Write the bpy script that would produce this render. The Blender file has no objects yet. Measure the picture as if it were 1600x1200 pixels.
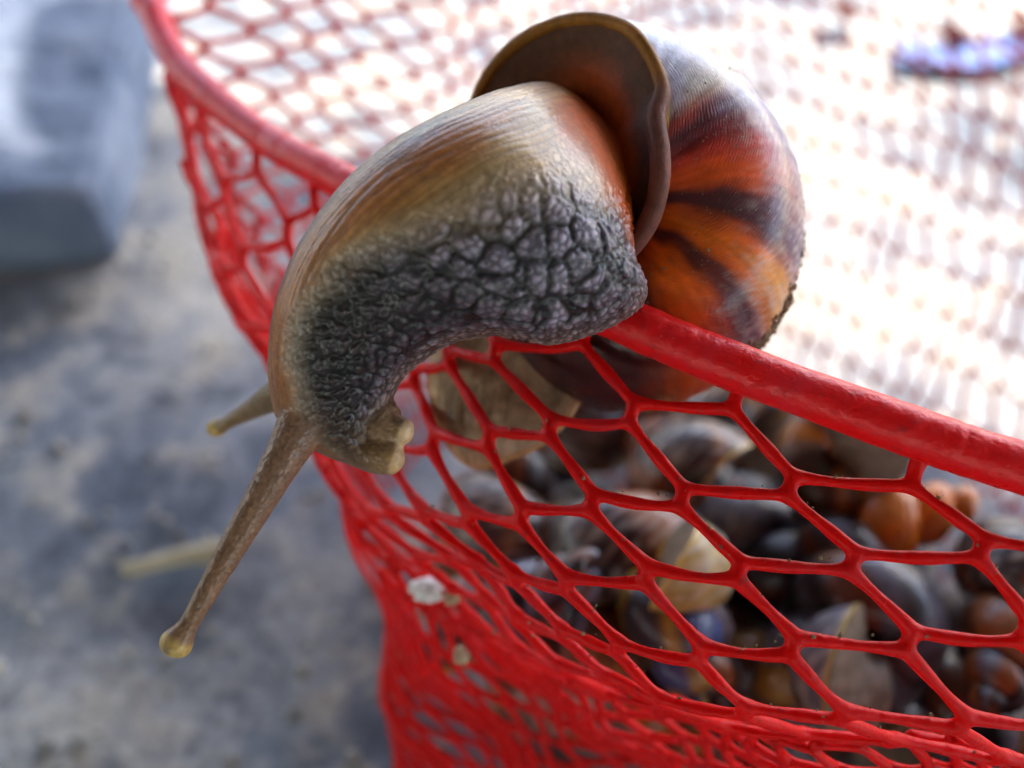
import bpy, math, random
import numpy as np
from mathutils import Vector, kdtree

# ------------------------------------------------------------------ camera, sky, sun, exposure
S = 0.01                                   # all shapes below are written in centimetres
PITCH = math.radians(48.0)                 # the camera looks down by this much
CAM_H = 26.4                               # camera height above the ground, cm
FPX = 1333.3                               # focal length in pixels of the 1600 px wide photograph
scene = bpy.context.scene
cam_d = bpy.data.cameras.new("camera")
cam = bpy.data.objects.new("camera", cam_d)
scene.collection.objects.link(cam)
scene.camera = cam
cam.location = (0, 0, CAM_H * S)
cam.rotation_euler = (math.pi / 2 - PITCH, 0, 0)
cam_d.sensor_width = 36.0
cam_d.lens = 30.0
cam_d.clip_start = 0.005
cam_d.clip_end = 200.0
cam_d.dof.use_dof = True
cam_d.dof.focus_distance = 12.3 * S
cam_d.dof.aperture_fstop = 7.2

SUN_TO = Vector((0.49, 0.49, 0.72)).normalized()      # direction towards the sun: high, ahead and right of the camera
world = bpy.data.worlds.new("World")
scene.world = world
world.use_nodes = True
wn = world.node_tree.nodes
wl = world.node_tree.links
wn.clear()
wo = wn.new("ShaderNodeOutputWorld")
bg = wn.new("ShaderNodeBackground")
sky = wn.new("ShaderNodeTexSky")
sky.sky_type = 'NISHITA'
sky.sun_disc = False
sky.sun_elevation = math.asin(SUN_TO.z)
sky.sun_rotation = math.atan2(SUN_TO.x, SUN_TO.y)
bg.inputs[1].default_value = 0.15
wl.new(sky.outputs[0], bg.inputs[0])
wl.new(bg.outputs[0], wo.inputs[0])
sun_d = bpy.data.lights.new("sun", 'SUN')
sun_d.energy = 2.0
sun_d.angle = math.radians(0.6)
sun_d.color = (1.0, 0.95, 0.86)
sun = bpy.data.objects.new("sun", sun_d)
scene.collection.objects.link(sun)
sun.rotation_euler = SUN_TO.to_track_quat('Z', 'Y').to_euler()
scene.view_settings.view_transform = 'Standard'
scene.view_settings.look = 'None'
scene.view_settings.gamma = 1.0
scene.view_settings.exposure = 2.66
scene.view_settings.use_white_balance = True
scene.view_settings.white_balance_temperature = 7000
scene.view_settings.white_balance_tint = 14
scene.view_settings.use_curve_mapping = False
scene.cycles.use_adaptive_sampling = True
scene.cycles.adaptive_threshold = 0.03
scene.cycles.max_bounces = 6
scene.cycles.diffuse_bounces = 3
scene.cycles.glossy_bounces = 3
scene.cycles.caustics_reflective = False
scene.cycles.caustics_refractive = False

# ------------------------------------------------------------------ helpers
rng = np.random.default_rng(7)
random.seed(7)
CP, SP = math.cos(PITCH), math.sin(PITCH)


def at(px, py, d):
    """a point of the place from its direction seen from the camera and its distance along the view axis (cm)"""
    X = (px - 800.0) / FPX * d
    Y = (600.0 - py) / FPX * d
    return np.array([X, Y * SP + d * CP, CAM_H + Y * CP - d * SP])


CAM_R = np.array([1.0, 0, 0])
CAM_U = np.array([0, SP, CP])
CAM_B = np.array([0, -CP, SP])             # back towards the camera


def lin(*c):
    c = np.array(c, dtype=float) / 255.0
    return np.where(c <= 0.04045, c / 12.92, ((c + 0.055) / 1.055) ** 2.4)


def mesh_obj(name, verts, faces, mat=None, parent=None, smooth=True, col=None, attrs=None):
    me = bpy.data.meshes.new(name)
    verts = np.asarray(verts, dtype=np.float64) * S
    if isinstance(faces, np.ndarray):
        nf, k = faces.shape
        me.vertices.add(len(verts))
        me.vertices.foreach_set("co", verts.ravel())
        me.loops.add(nf * k)
        me.loops.foreach_set("vertex_index", faces.astype(np.int32).ravel())
        me.polygons.add(nf)
        me.polygons.foreach_set("loop_start", np.arange(0, nf * k, k, dtype=np.int32))
        me.update(calc_edges=True)
        me.validate()
    else:
        me.from_pydata([tuple(v) for v in verts], [], faces)
    if smooth:
        me.polygons.foreach_set("use_smooth", np.ones(len(me.polygons), dtype=bool))
    if col is not None:
        a = me.color_attributes.new("Col", 'FLOAT_COLOR', 'POINT')
        c4 = np.ones((len(verts), 4))
        c4[:, :3] = col
        a.data.foreach_set("color", c4.ravel())
    for k, v in (attrs or {}).items():
        a = me.attributes.new(k, 'FLOAT', 'POINT')
        a.data.foreach_set("value", np.asarray(v, dtype=np.float32))
    if mat:
        me.materials.append(mat)
    o = bpy.data.objects.new(name, me)
    scene.collection.objects.link(o)
    if parent:
        o.parent = parent
    me.update()
    return o


def tag(o, label=None, cat=None, group=None, kind=None):
    if label: o["label"] = label
    if cat: o["category"] = cat
    if group: o["group"] = group
    if kind: o["kind"] = kind
    return o


def empty(name):
    o = bpy.data.objects.new(name, None)
    o.empty_display_size = 0.01
    scene.collection.objects.link(o)
    return o


def catmull(P, n, closed=False):
    """P: control rows; returns n samples at uniform parameter"""
    P = np.asarray(P, dtype=float)
    m = len(P)
    if closed:
        t = np.linspace(0, m, n, endpoint=False)
        idx = lambda k: np.mod(k, m)
    else:
        t = np.linspace(0, m - 1, n)
        idx = lambda k: np.clip(k, 0, m - 1)
    i = np.floor(t).astype(int)
    if not closed:
        i = np.minimum(i, m - 2)
    f = (t - i)[:, None]
    p0, p1, p2, p3 = P[idx(i - 1)], P[idx(i)], P[idx(i + 1)], P[idx(i + 2)]
    return 0.5 * (2 * p1 + (p2 - p0) * f + (2 * p0 - 5 * p1 + 4 * p2 - p3) * f ** 2 + (3 * p1 - p0 - 3 * p2 + p3) * f ** 3)


def hash2(ix, iy, seed):
    h = (ix.astype(np.int64) * 374761393 + iy.astype(np.int64) * 668265263 + seed * 974634777) & 0x7fffffff
    h = ((h ^ (h >> 13)) * 1274126177) & 0x7fffffff
    h = ((h ^ (h >> 16)) * 2246822519) & 0x7fffffff
    return ((h ^ (h >> 15)) & 0xffffff) / float(0x1000000)


def vnoise(x, y, seed=0):
    ix, iy = np.floor(x), np.floor(y)
    fx, fy = x - ix, y - iy
    fx, fy = fx * fx * (3 - 2 * fx), fy * fy * (3 - 2 * fy)
    a, b = hash2(ix, iy, seed), hash2(ix + 1, iy, seed)
    c, d = hash2(ix, iy + 1, seed), hash2(ix + 1, iy + 1, seed)
    return (a * (1 - fx) + b * fx) * (1 - fy) + (c * (1 - fx) + d * fx) * fy


def fbm(x, y, seed=0, octs=3):
    v, a, tot = 0, 1.0, 0
    for k in range(octs):
        v = v + a * vnoise(x * 2 ** k, y * 2 ** k, seed + 11 * k)
        tot += a
        a *= 0.5
    return v / tot


def worley(x, y, seed=0, jit=0.9):
    ix, iy = np.floor(x), np.floor(y)
    f1 = np.full(x.shape, 9.0)
    f2 = np.full(x.shape, 9.0)
    cid = np.zeros(x.shape)
    for dx in (-1, 0, 1):
        for dy in (-1, 0, 1):
            cx, cy = ix + dx, iy + dy
            px = cx + 0.5 + jit * (hash2(cx, cy, seed) - 0.5)
            py = cy + 0.5 + jit * (hash2(cx, cy, seed + 77) - 0.5)
            d = np.hypot(x - px, y - py)
            h = hash2(cx, cy, seed + 191)
            near = d < f1
            f2 = np.where(near, f1, np.minimum(f2, d))
            cid = np.where(near, h, cid)
            f1 = np.where(near, d, f1)
    return f1, f2, cid


def worley3(P, seed=0, jit=0.9):
    I = np.floor(P)
    f1 = np.full(len(P), 9.0)
    f2 = np.full(len(P), 9.0)
    cid = np.zeros(len(P))
    for dx in (-1, 0, 1):
        for dy in (-1, 0, 1):
            for dz in (-1, 0, 1):
                cx_, cy_, cz_ = I[:, 0] + dx, I[:, 1] + dy, I[:, 2] + dz
                k = cz_ * 57 + 13
                h1, h2, h3 = hash2(cx_ + k, cy_ - k, seed), hash2(cx_ - k, cy_ + 3 * k, seed + 77), hash2(cx_ + 5 * k, cy_ + k, seed + 155)
                d = np.sqrt((P[:, 0] - cx_ - .5 - jit * (h1 - .5)) ** 2 + (P[:, 1] - cy_ - .5 - jit * (h2 - .5)) ** 2 + (P[:, 2] - cz_ - .5 - jit * (h3 - .5)) ** 2)
                near = d < f1
                f2 = np.where(near, f1, np.minimum(f2, d))
                cid = np.where(near, h1, cid)
                f1 = np.where(near, d, f1)
    return f1, f2, cid


def sstep(a, b, x):
    t = np.clip((x - a) / (b - a), 0, 1)
    return t * t * (3 - 2 * t)


def mix(a, b, w):
    w = np.asarray(w)
    if w.ndim == 1: w = w[:, None]
    return a * (1 - w) + b * w


def grid_faces(n, m, wrap=False):
    i = np.arange(n - 1)[:, None]
    j = np.arange(m if wrap else m - 1)[None, :]
    j2 = (j + 1) % m
    a, b = i * m + j, i * m + j2
    c, d = (i + 1) * m + j2, (i + 1) * m + j
    return np.stack([a, b, c, d], -1).reshape(-1, 4)


def frames(P):
    T = np.gradient(P, axis=0)
    T /= np.linalg.norm(T, axis=1)[:, None] + 1e-12
    up = np.array([0, 0, 1.0]) if abs(T[0][2]) < 0.9 else np.array([1.0, 0, 0])
    N = np.zeros_like(P)
    n = np.cross(T[0], up)
    for k in range(len(P)):
        n = n - T[k] * np.dot(n, T[k])
        n /= np.linalg.norm(n) + 1e-12
        N[k] = n
    return T, N, np.cross(T, N)


def remeshed(verts, faces, voxel_cm):
    """fuse overlapping closed pieces into one continuous skin; returns points (cm), quads and edges"""
    tmp = mesh_obj("fusing", verts, faces)
    rm = tmp.modifiers.new("r", 'REMESH')
    rm.mode = 'VOXEL'
    rm.voxel_size = voxel_cm * S
    dg = bpy.context.evaluated_depsgraph_get()
    me = bpy.data.meshes.new_from_object(tmp.evaluated_get(dg))
    co = np.empty(len(me.vertices) * 3); me.vertices.foreach_get("co", co)
    lv = np.empty(len(me.loops), dtype=np.int32); me.loops.foreach_get("vertex_index", lv)
    ed = np.empty(len(me.edges) * 2, dtype=np.int32); me.edges.foreach_get("vertices", ed)
    bpy.data.objects.remove(tmp)
    bpy.data.meshes.remove(me)
    return co.reshape(-1, 3) / S, lv.reshape(-1, 4), ed.reshape(-1, 2)


def relax(x, ed, it, lam=0.6):
    n = len(x)
    deg = np.bincount(ed.ravel(), minlength=n)[:, None].astype(float)
    for _ in range(it):
        a = np.zeros_like(x)
        for c in range(x.shape[1]):
            a[:, c] = np.bincount(ed[:, 0], x[ed[:, 1], c], n) + np.bincount(ed[:, 1], x[ed[:, 0], c], n)
        x = x + lam * (a / deg - x)
    return x


class Tubes:
    def __init__(self, sides):
        self.sides, self.V, self.F, self.n = sides, [], [], 0

    def add(self, P, R, closed=False, cap=False):
        P = np.asarray(P, float)
        R = np.broadcast_to(np.asarray(R, float), (len(P),))
        if cap:
            T = P[1] - P[0]; T /= np.linalg.norm(T)
            U = P[-1] - P[-2]; U /= np.linalg.norm(U)
            P = np.vstack([P[0] - T * R[0] * .6, P[0] - T * R[0] * .45, P, P[-1] + U * R[-1] * .45, P[-1] + U * R[-1] * .6])
            R = np.concatenate([[R[0] * .05, R[0] * .75], R, [R[-1] * .75, R[-1] * .05]])
        T, N, B = frames(P)
        a = np.linspace(0, 2 * math.pi, self.sides, endpoint=False)
        ring = P[:, None, :] + R[:, None, None] * (np.cos(a)[None, :, None] * N[:, None, :] + np.sin(a)[None, :, None] * B[:, None, :])
        n, m = len(P), self.sides
        f = grid_faces(n, m, True)
        self.V.append(ring.reshape(-1, 3))
        self.F.append(f + self.n)
        if closed:
            j = np.arange(m)
            # join the last ring to the first one, matching the nearest vertex
            last = ring[-1, 0]
            sh = int(np.argmin(np.linalg.norm(ring[0] - last, axis=1)))
            g = np.stack([(n - 1) * m + j, (n - 1) * m + (j + 1) % m, (j + 1 + sh) % m, (j + sh) % m], -1)
            self.F.append(g + self.n)
        self.n += n * m

    def build(self, name, mat, parent=None):
        return mesh_obj(name, np.vstack(self.V), np.vstack(self.F), mat, parent)


# ------------------------------------------------------------------ materials
def new_mat(name):
    m = bpy.data.materials.new(name)
    m.use_nodes = True
    nt = m.node_tree
    nt.nodes.clear()
    out = nt.nodes.new("ShaderNodeOutputMaterial")
    p = nt.nodes.new("ShaderNodeBsdfPrincipled")
    nt.links.new(p.outputs[0], out.inputs[0])
    return m, nt, p


def node(nt, typ, **kw):
    n = nt.nodes.new(typ)
    for k, v in kw.items():
        if k.startswith("i_"):
            key = k[2:]
            key = int(key) if key.isdigit() else key.replace("_", " ")
            n.inputs[key].default_value = v
        else:
            setattr(n, k, v)
    return n


def ramp(nt, src, stops):
    r = nt.nodes.new("ShaderNodeValToRGB")
    while len(r.color_ramp.elements) < len(stops):
        r.color_ramp.elements.new(0.5)
    for e, (pos, c) in zip(r.color_ramp.elements, stops):
        e.position = pos
        e.color = (*c, 1.0) if len(c) == 3 else c
    nt.links.new(src, r.inputs[0])
    return r


def noise(nt, vec, scale, detail=4, rough=0.55):
    n = node(nt, "ShaderNodeTexNoise", i_Scale=scale, i_Detail=detail, i_Roughness=rough)
    nt.links.new(vec, n.inputs["Vector"])
    return n


def mixrgb(nt, fac, a, b, mode='MIX'):
    m = nt.nodes.new("ShaderNodeMix")
    m.data_type = 'RGBA'
    m.blend_type = mode
    for sock, v in ((m.inputs[0], fac), (m.inputs[6], a), (m.inputs[7], b)):
        if hasattr(v, "is_output"):
            nt.links.new(v, sock)
        elif isinstance(v, (int, float)):
            sock.default_value = v
        else:
            sock.default_value = (*v, 1.0) if len(v) == 3 else v
    return m.outputs[2]


def bump(nt, p, h, strength, dist):
    b = node(nt, "ShaderNodeBump", i_Strength=strength, i_Distance=dist)
    nt.links.new(h, b.inputs["Height"])
    nt.links.new(b.outputs[0], p.inputs["Normal"])
    return b


def red_plastic(name, base, scuff, amount, rough=0.32, trans=0.0):
    m, nt, p = new_mat(name)
    tc = node(nt, "ShaderNodeTexCoord").outputs["Object"]
    n1 = noise(nt, tc, 90, 5, 0.6)
    n2 = noise(nt, tc, 420, 4, 0.6)
    n3 = noise(nt, tc, 1500, 3, 0.6)
    f1 = ramp(nt, n1.outputs[0], [(0.52, (0, 0, 0)), (0.75, (amount, amount, amount))])
    c = mixrgb(nt, f1.outputs[0], base, scuff)
    f2 = ramp(nt, n2.outputs[0], [(0.60, (0, 0, 0)), (0.74, (0.75, 0.75, 0.75))])
    c = mixrgb(nt, f2.outputs[0], c, (base[0] * .38, base[1] * .8 + .012, base[2] * .8 + .016))
    f3 = ramp(nt, n3.outputs[0], [(0.70, (0, 0, 0)), (0.78, (0.6, 0.6, 0.6))])
    c = mixrgb(nt, f3.outputs[0], c, (0.45, 0.30, 0.24))
    nt.links.new(c, p.inputs["Base Color"])
    r = ramp(nt, n2.outputs[0], [(0.3, (rough, ) * 3), (0.7, (rough + .25, ) * 3)])
    nt.links.new(r.outputs[0], p.inputs["Roughness"])
    p.inputs["Specular IOR Level"].default_value = 0.18 if trans else 0.28
    add = node(nt, "ShaderNodeMath", operation='MULTIPLY_ADD', i_1=2.2)
    nt.links.new(n1.outputs[0], add.inputs[0])
    nt.links.new(n2.outputs[0], add.inputs[2])
    bump(nt, p, add.outputs[0], 0.45, 0.0008)
    if trans > 0:
        tl = node(nt, "ShaderNodeBsdfTranslucent")
        tl.inputs[0].default_value = (0.85, 0.02, 0.008, 1)
        mx = node(nt, "ShaderNodeMixShader", i_0=trans)
        nt.links.new(p.outputs[0], mx.inputs[1])
        nt.links.new(tl.outputs[0], mx.inputs[2])
        out = [x for x in nt.nodes if x.type == 'OUTPUT_MATERIAL'][0]
        nt.links.new(mx.outputs[0], out.inputs[0])
    return m


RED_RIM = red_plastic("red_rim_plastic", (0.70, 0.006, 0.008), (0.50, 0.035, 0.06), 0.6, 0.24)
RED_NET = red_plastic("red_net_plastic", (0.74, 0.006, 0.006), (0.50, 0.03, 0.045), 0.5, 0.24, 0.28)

RED_WALL = red_plastic("red_wall_plastic", (0.50, 0.008, 0.010), (0.44, 0.03, 0.045), 0.5, 0.35)  # darker opaque copy of the net plastic, so far strands look backlit


def skin_mat(name, coat, spec):
    m, nt, p = new_mat(name)
    a = node(nt, "ShaderNodeAttribute", attribute_name="Col")
    tc = node(nt, "ShaderNodeTexCoord").outputs["Object"]
    n = noise(nt, tc, 2600, 3, 0.6)
    n2 = noise(nt, tc, 700, 4, 0.6)
    v = ramp(nt, n2.outputs[0], [(0.3, (0.72, ) * 3), (0.7, (1.18, ) * 3)])
    c = mixrgb(nt, 1.0, a.outputs[0], v.outputs[0], 'MULTIPLY')
    nt.links.new(c, p.inputs["Base Color"])
    r = ramp(nt, n.outputs[0], [(0.35, (0.42, ) * 3), (0.7, (0.62, ) * 3)])
    nt.links.new(r.outputs[0], p.inputs["Roughness"])
    p.inputs["Subsurface Weight"].default_value = 0.18
    p.inputs["Subsurface Radius"].default_value = (1.0, 0.5, 0.28)
    p.inputs["Subsurface Scale"].default_value = 0.0011
    p.inputs["Coat Weight"].default_value = coat
    p.inputs["Specular IOR Level"].default_value = spec
    p.inputs["Coat Roughness"].default_value = 0.14
    bump(nt, p, n.outputs[0], 0.35, 0.0004)
    return m


def shell_mat(name, coat=0.4, glow=0.3):
    m, nt, p = new_mat(name)
    a = node(nt, "ShaderNodeAttribute", attribute_name="Col")
    tc = node(nt, "ShaderNodeTexCoord").outputs["Object"]
    n2 = noise(nt, tc, 260, 5, 0.6)
    n3 = noise(nt, tc, 1700, 3, 0.6)
    v = ramp(nt, n2.outputs[0], [(0.3, (0.75, ) * 3), (0.7, (1.15, ) * 3)])
    c = mixrgb(nt, 1.0, a.outputs[0], v.outputs[0], 'MULTIPLY')
    f3 = ramp(nt, n3.outputs[0], [(0.66, (0, 0, 0)), (0.74, (0.55, ) * 3)])
    c = mixrgb(nt, f3.outputs[0], c, (0.30, 0.22, 0.15))
    nt.links.new(c, p.inputs["Base Color"])
    r = ramp(nt, n2.outputs[0], [(0.3, (0.38, ) * 3), (0.75, (0.60, ) * 3)])
    nt.links.new(r.outputs[0], p.inputs["Roughness"])
    p.inputs["Subsurface Weight"].default_value = glow
    p.inputs["Subsurface Radius"].default_value = (1.0, 0.4, 0.12)
    p.inputs["Subsurface Scale"].default_value = 0.002
    p.inputs["Coat Weight"].default_value = coat
    p.inputs["Coat Roughness"].default_value = 0.2
    p.inputs["Specular IOR Level"].default_value = 0.25
    at_ = node(nt, "ShaderNodeAttribute", attribute_name="ridge")
    b1 = node(nt, "ShaderNodeBump", i_Strength=0.4, i_Distance=0.0005)
    nt.links.new(at_.outputs["Fac"], b1.inputs["Height"])
    b2 = node(nt, "ShaderNodeBump", i_Strength=0.25, i_Distance=0.0004)
    nt.links.new(n3.outputs[0], b2.inputs["Height"])
    nt.links.new(b1.outputs[0], b2.inputs["Normal"])
    nt.links.new(b2.outputs[0], p.inputs["Normal"])
    return m


SKIN = skin_mat("snail_skin", 0.36, 0.25)
MANTLE = skin_mat("snail_mantle", 0.0, 0.15)
SHELL = shell_mat("snail_shell")
HEAP_SHELL = shell_mat("heap_shell", 0.5, 0.0)


def plain(name, c1, c2, scale, rough=0.8, bstr=0.6, bdist=0.001, detail=6):
    m, nt, p = new_mat(name)
    tc = node(nt, "ShaderNodeTexCoord").outputs["Object"]
    n = noise(nt, tc, scale, detail, 0.62)
    r = ramp(nt, n.outputs[0], [(0.32, c1), (0.68, c2)])
    nt.links.new(r.outputs[0], p.inputs["Base Color"])
    p.inputs["Roughness"].default_value = rough
    bump(nt, p, n.outputs[0], bstr, bdist)
    return m


CRUMB_WHITE = plain("white_crumb", (0.62, 0.60, 0.58), (0.85, 0.84, 0.82), 500)
CRUMB_TAN = plain("tan_crumb", (0.30, 0.20, 0.11), (0.55, 0.42, 0.28), 600)
GRIT = plain("grit", (0.03, 0.02, 0.012), (0.34, 0.24, 0.12), 700)
STONE = plain("grit_stone", (0.10, 0.10, 0.11), (0.50, 0.46, 0.38), 14)
STRAW = plain("straw", (0.36, 0.30, 0.19), (0.55, 0.47, 0.32), 220)
BLOCK = plain("block_concrete", (0.05, 0.08, 0.14), (0.17, 0.205, 0.27), 22, 0.8, 0.8, 0.004)
SHADE_SLABM = plain("shade_slab_brown", (0.12, 0.09, 0.06), (0.22, 0.17, 0.12), 8)
BLUE = plain("blue_plastic", (0.05, 0.11, 0.36), (0.08, 0.16, 0.44), 20, 0.7, 0.1)
LEAF = plain("dry_leaf", (0.05, 0.022, 0.014), (0.14, 0.06, 0.035), 60, 0.7, 0.4)


def ground_mat():
    m, nt, p = new_mat("ground_concrete")
    tc = node(nt, "ShaderNodeTexCoord").outputs["Object"]
    n1 = noise(nt, tc, 8, 8, 0.68)
    n2 = noise(nt, tc, 32, 6, 0.65)
    n3 = noise(nt, tc, 240, 4, 0.6)
    base = ramp(nt, n1.outputs[0], [(0.38, (0.10, 0.125, 0.16)), (0.46, (0.20, 0.225, 0.255)), (0.53, (0.36, 0.365, 0.355)), (0.60, (0.56, 0.53, 0.45))])
    f = ramp(nt, n2.outputs[0], [(0.52, (0, 0, 0)), (0.66, (0.8, ) * 3)])
    c = mixrgb(nt, f.outputs[0], base.outputs[0], (0.46, 0.42, 0.34))
    f2 = ramp(nt, n2.outputs[0], [(0.30, (0.75, ) * 3), (0.42, (0, 0, 0))])
    c = mixrgb(nt, f2.outputs[0], c, (0.10, 0.105, 0.115))
    f3 = ramp(nt, n3.outputs[0], [(0.35, (0.75, ) * 3), (0.65, (1.1, ) * 3)])
    c = mixrgb(nt, 1.0, c, f3.outputs[0], 'MULTIPLY')
    nt.links.new(c, p.inputs["Base Color"])
    p.inputs["Roughness"].default_value = 0.85
    bump(nt, p, n2.outputs[0], 0.8, 0.004)
    return m


# ------------------------------------------------------------------ ground
GX = np.concatenate([np.linspace(-800, -90, 14), np.linspace(-80, 90, 170), np.linspace(100, 800, 14)])
GY = np.concatenate([np.linspace(-800, -30, 12), np.linspace(-20, 130, 150), np.linspace(140, 800, 12)])
gx, gy = np.meshgrid(GX, GY, indexing="ij")
gz = (fbm(gx / 6, gy / 6, 3, 3) - 0.5) * 0.9 + (fbm(gx / 1.6, gy / 1.6, 9, 2) - 0.5) * 0.25 - 0.55
inner = (np.abs(gx) < 90) & (gy > -25) & (gy < 132)
gz = np.where(inner, gz, -0.55)
ground = mesh_obj("ground", np.stack([gx, gy, gz], -1).reshape(-1, 3), grid_faces(len(GX), len(GY)), ground_mat())
tag(ground, kind="structure")

# added unseen slab above the frame, put there to shade the basket
SHADE_SLAB_H = 85.0


def shade_slab_point(x, y):
    return np.array([x + SUN_TO.x / SUN_TO.z * SHADE_SLAB_H, y + SUN_TO.y / SUN_TO.z * SHADE_SLAB_H, SHADE_SLAB_H])


def slab(name, outline, thick, mat, parent=None):
    n = len(outline)
    top = [p + np.array([0, 0, thick]) for p in outline]
    V = np.array(list(outline) + top)
    F = [list(range(n))[::-1], list(range(n, 2 * n))] + [[k, (k + 1) % n, n + (k + 1) % n, n + k] for k in range(n)]
    return mesh_obj(name, V, F, mat, parent, smooth=False)


# ------------------------------------------------------------------ basket: rim
FLOOR_Z = 0.35
RIM_Z = CAM_H - 9.7
rim_pts = [at(1600, 732, 11.8), at(1424, 674, 12.1), at(1144, 572, 12.7), at(1000, 512, 13.1), at(880, 456, 13.8),
           at(720, 375, 15.1), at(600, 317, 16.2), at(514, 272, 17.2), at(406, 210, 18.7), at(288, 110, 20.6), at(241, 22, 21.8)]
rim_pts += [np.array(p) for p in [(-9.4, 22.6, RIM_Z), (-7.6, 25.3, RIM_Z), (-1.5, 31.0, RIM_Z), (6.5, 39.5, RIM_Z), (11.0, 42.5, RIM_Z),
                                  (17.0, 41.0, RIM_Z), (28, 33, RIM_Z), (36, 24.5, RIM_Z), (35.0, 17.5, RIM_Z), (33.0, 12.0, RIM_Z),
                                  (27, 7.0, RIM_Z), (21, 4.8, RIM_Z), (15.0, 4.8, RIM_Z), (10.5, 5.8, RIM_Z)]]
rim_pts = rim_pts[17:] + rim_pts[:17]
RIM = catmull(rim_pts, 700, closed=True)
basket = empty("mesh_basket")
basket.location = (0.12, 0.2, 0)
tag(basket, "red plastic mesh basket with a thick rim, holding the heap of snails", "basket")


def child(o, root):
    """parent keeping the world position (the shapes are written in world coordinates)"""
    o.parent = root
    o.matrix_parent_inverse = root.matrix_basis.inverted()
    return o


def rim_r(P):
    n = len(P)
    k = np.arange(n)
    return 0.365 * (1 + 0.05 * (vnoise(k / 9.0, k * 0, 5) - 0.5) + 0.03 * (vnoise(k / 2.5, k * 0, 8) - 0.5))


t = Tubes(36)
t.add(RIM, rim_r(RIM), closed=True)
child(t.build("rim", RED_RIM), basket)

# ------------------------------------------------------------------ basket: net
ctrl = np.array([
    (1, 0, 1431, 742, 12.1), (0, -1, 1148, 628, 12.7), (-1, -2, 918, 522, 13.6), (-2, -3, 735, 432, 15.0), (-3, -4, 595, 356, 16.3),
    (-4, -5, 490, 302, 17.5), (-5, -6, 402, 255, 18.7), (-6, -7, 312, 178, 20.3), (2, 1, 1705, 850, 11.5),
    (0, 0, 1236, 761, 12.3), (-1, -1, 984, 647, 13.0), (-2, -1, 859, 672, 13.3), (-3, -1, 759, 680, 13.9), (-4, -1, 676, 692, 14.7),
    (-5, -1, 608, 702, 15.6), (-7, -1, 520, 715, 17.4), (-2, -2, 777, 550, 14.1), (-3, -2, 702, 562, 14.8), (-4, -2, 645, 582, 15.6),
    (-6, -2, 530, 612, 17.2), (-1, 0, 1067, 776, 12.4), (-2, 0, 930, 787, 12.7), (-3, 0, 815, 803, 13.2), (-4, 0, 727, 806, 13.9),
    (-5, 0, 662, 803, 14.7), (-6, 0, 612, 800, 15.6), (-7, 0, 575, 802, 16.5),
    (0, 1, 1326, 877, 12.0), (-1, 1, 1150, 892, 12.0), (-2, 1, 1008, 902, 12.3), (-3, 1, 890, 913, 12.8), (-4, 1, 806, 902, 13.5),
    (-5, 1, 755, 885, 14.3), (-6, 1, 702, 870, 15.2), (-8, 1, 632, 880, 16.8), (1, 1, 1529, 857, 11.7), (0, 2, 1416, 1003, 11.9),
    (-1, 2, 1232, 1006, 11.9), (-2, 2, 1088, 1020, 12.2), (-3, 2, 967, 1010, 12.8), (-4, 2, 882, 990, 13.6), (-5, 2, 809, 966, 14.5),
    (-6, 2, 759, 936, 15.4), (-8, 2, 662, 918, 17.0), (1, 2, 1603, 986, 11.6), (0, 3, 1497, 1129, 12.0), (-1, 3, 1315, 1117, 12.0),
    (-2, 3, 1161, 1110, 12.3), (-3, 3, 1037, 1097, 12.9), (-4, 3, 955, 1060, 13.8), (-5, 3, 876, 1042, 14.7), (-6, 3, 815, 1018, 15.7),
    (1, 3, 1690, 1125, 11.8), (0, 4, 1557, 1185, 12.9), (-1, 4, 1394, 1156, 12.9), (-2, 4, 1246, 1147, 13.2), (-3, 4, 1127, 1133, 13.8),
    (-4, 4, 1030, 1100, 14.7), (-6, 4, 882, 1062, 16.7), (-1, 5, 1450, 1206, 14.0), (-2, 5, 1311, 1193, 14.2), (-3, 5, 1186, 1182, 14.8),
    (-4, 5, 1082, 1172, 15.6), (-6, 5, 935, 1125, 17.6), (-5, -5, 449, 362, 17.6), (-6, -6, 350, 297, 19.4), (-6, -5, 382, 402, 18.4),
    (-7, -5, 352, 425, 18.9), (-7, -6, 318, 335, 19.8), (-8, -7, 293, 232, 20.6), (-4, -4, 542, 425, 16.7), (-5, -4, 485, 475, 17.1),
    (-7, -4, 392, 515, 18.3), (-8, -3, 420, 565, 18.4), (-8, -2, 465, 655, 18.2)], dtype=float)


def tps_fit(xy, val, reg=0.01):
    n = len(xy)
    r2 = ((xy[:, None, :] - xy[None, :, :]) ** 2).sum(-1)
    K = 0.5 * r2 * np.log(r2 + 1e-12)
    Pm = np.hstack([np.ones((n, 1)), xy])
    A = np.zeros((n + 3, n + 3))
    A[:n, :n] = K + reg * np.eye(n)
    A[:n, n:] = Pm
    A[n:, :n] = Pm.T
    w = np.linalg.solve(A, np.vstack([val, np.zeros((3, val.shape[1]))]))

    def ev(q):
        q = np.atleast_2d(q)
        r2 = ((q[:, None, :] - xy[None, :, :]) ** 2).sum(-1)
        return (0.5 * r2 * np.log(r2 + 1e-12)) @ w[:n] + np.hstack([np.ones((len(q), 1)), q]) @ w[n:]
    return ev


front_pts = np.array([at(a, b, d) for _, _, a, b, d in ctrl])
front_map = tps_fit(ctrl[:, :2], front_pts, 0.02)
DL = np.array([-0.079, 0.105])
W_R = 0.103                                   # strand half thickness


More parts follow.
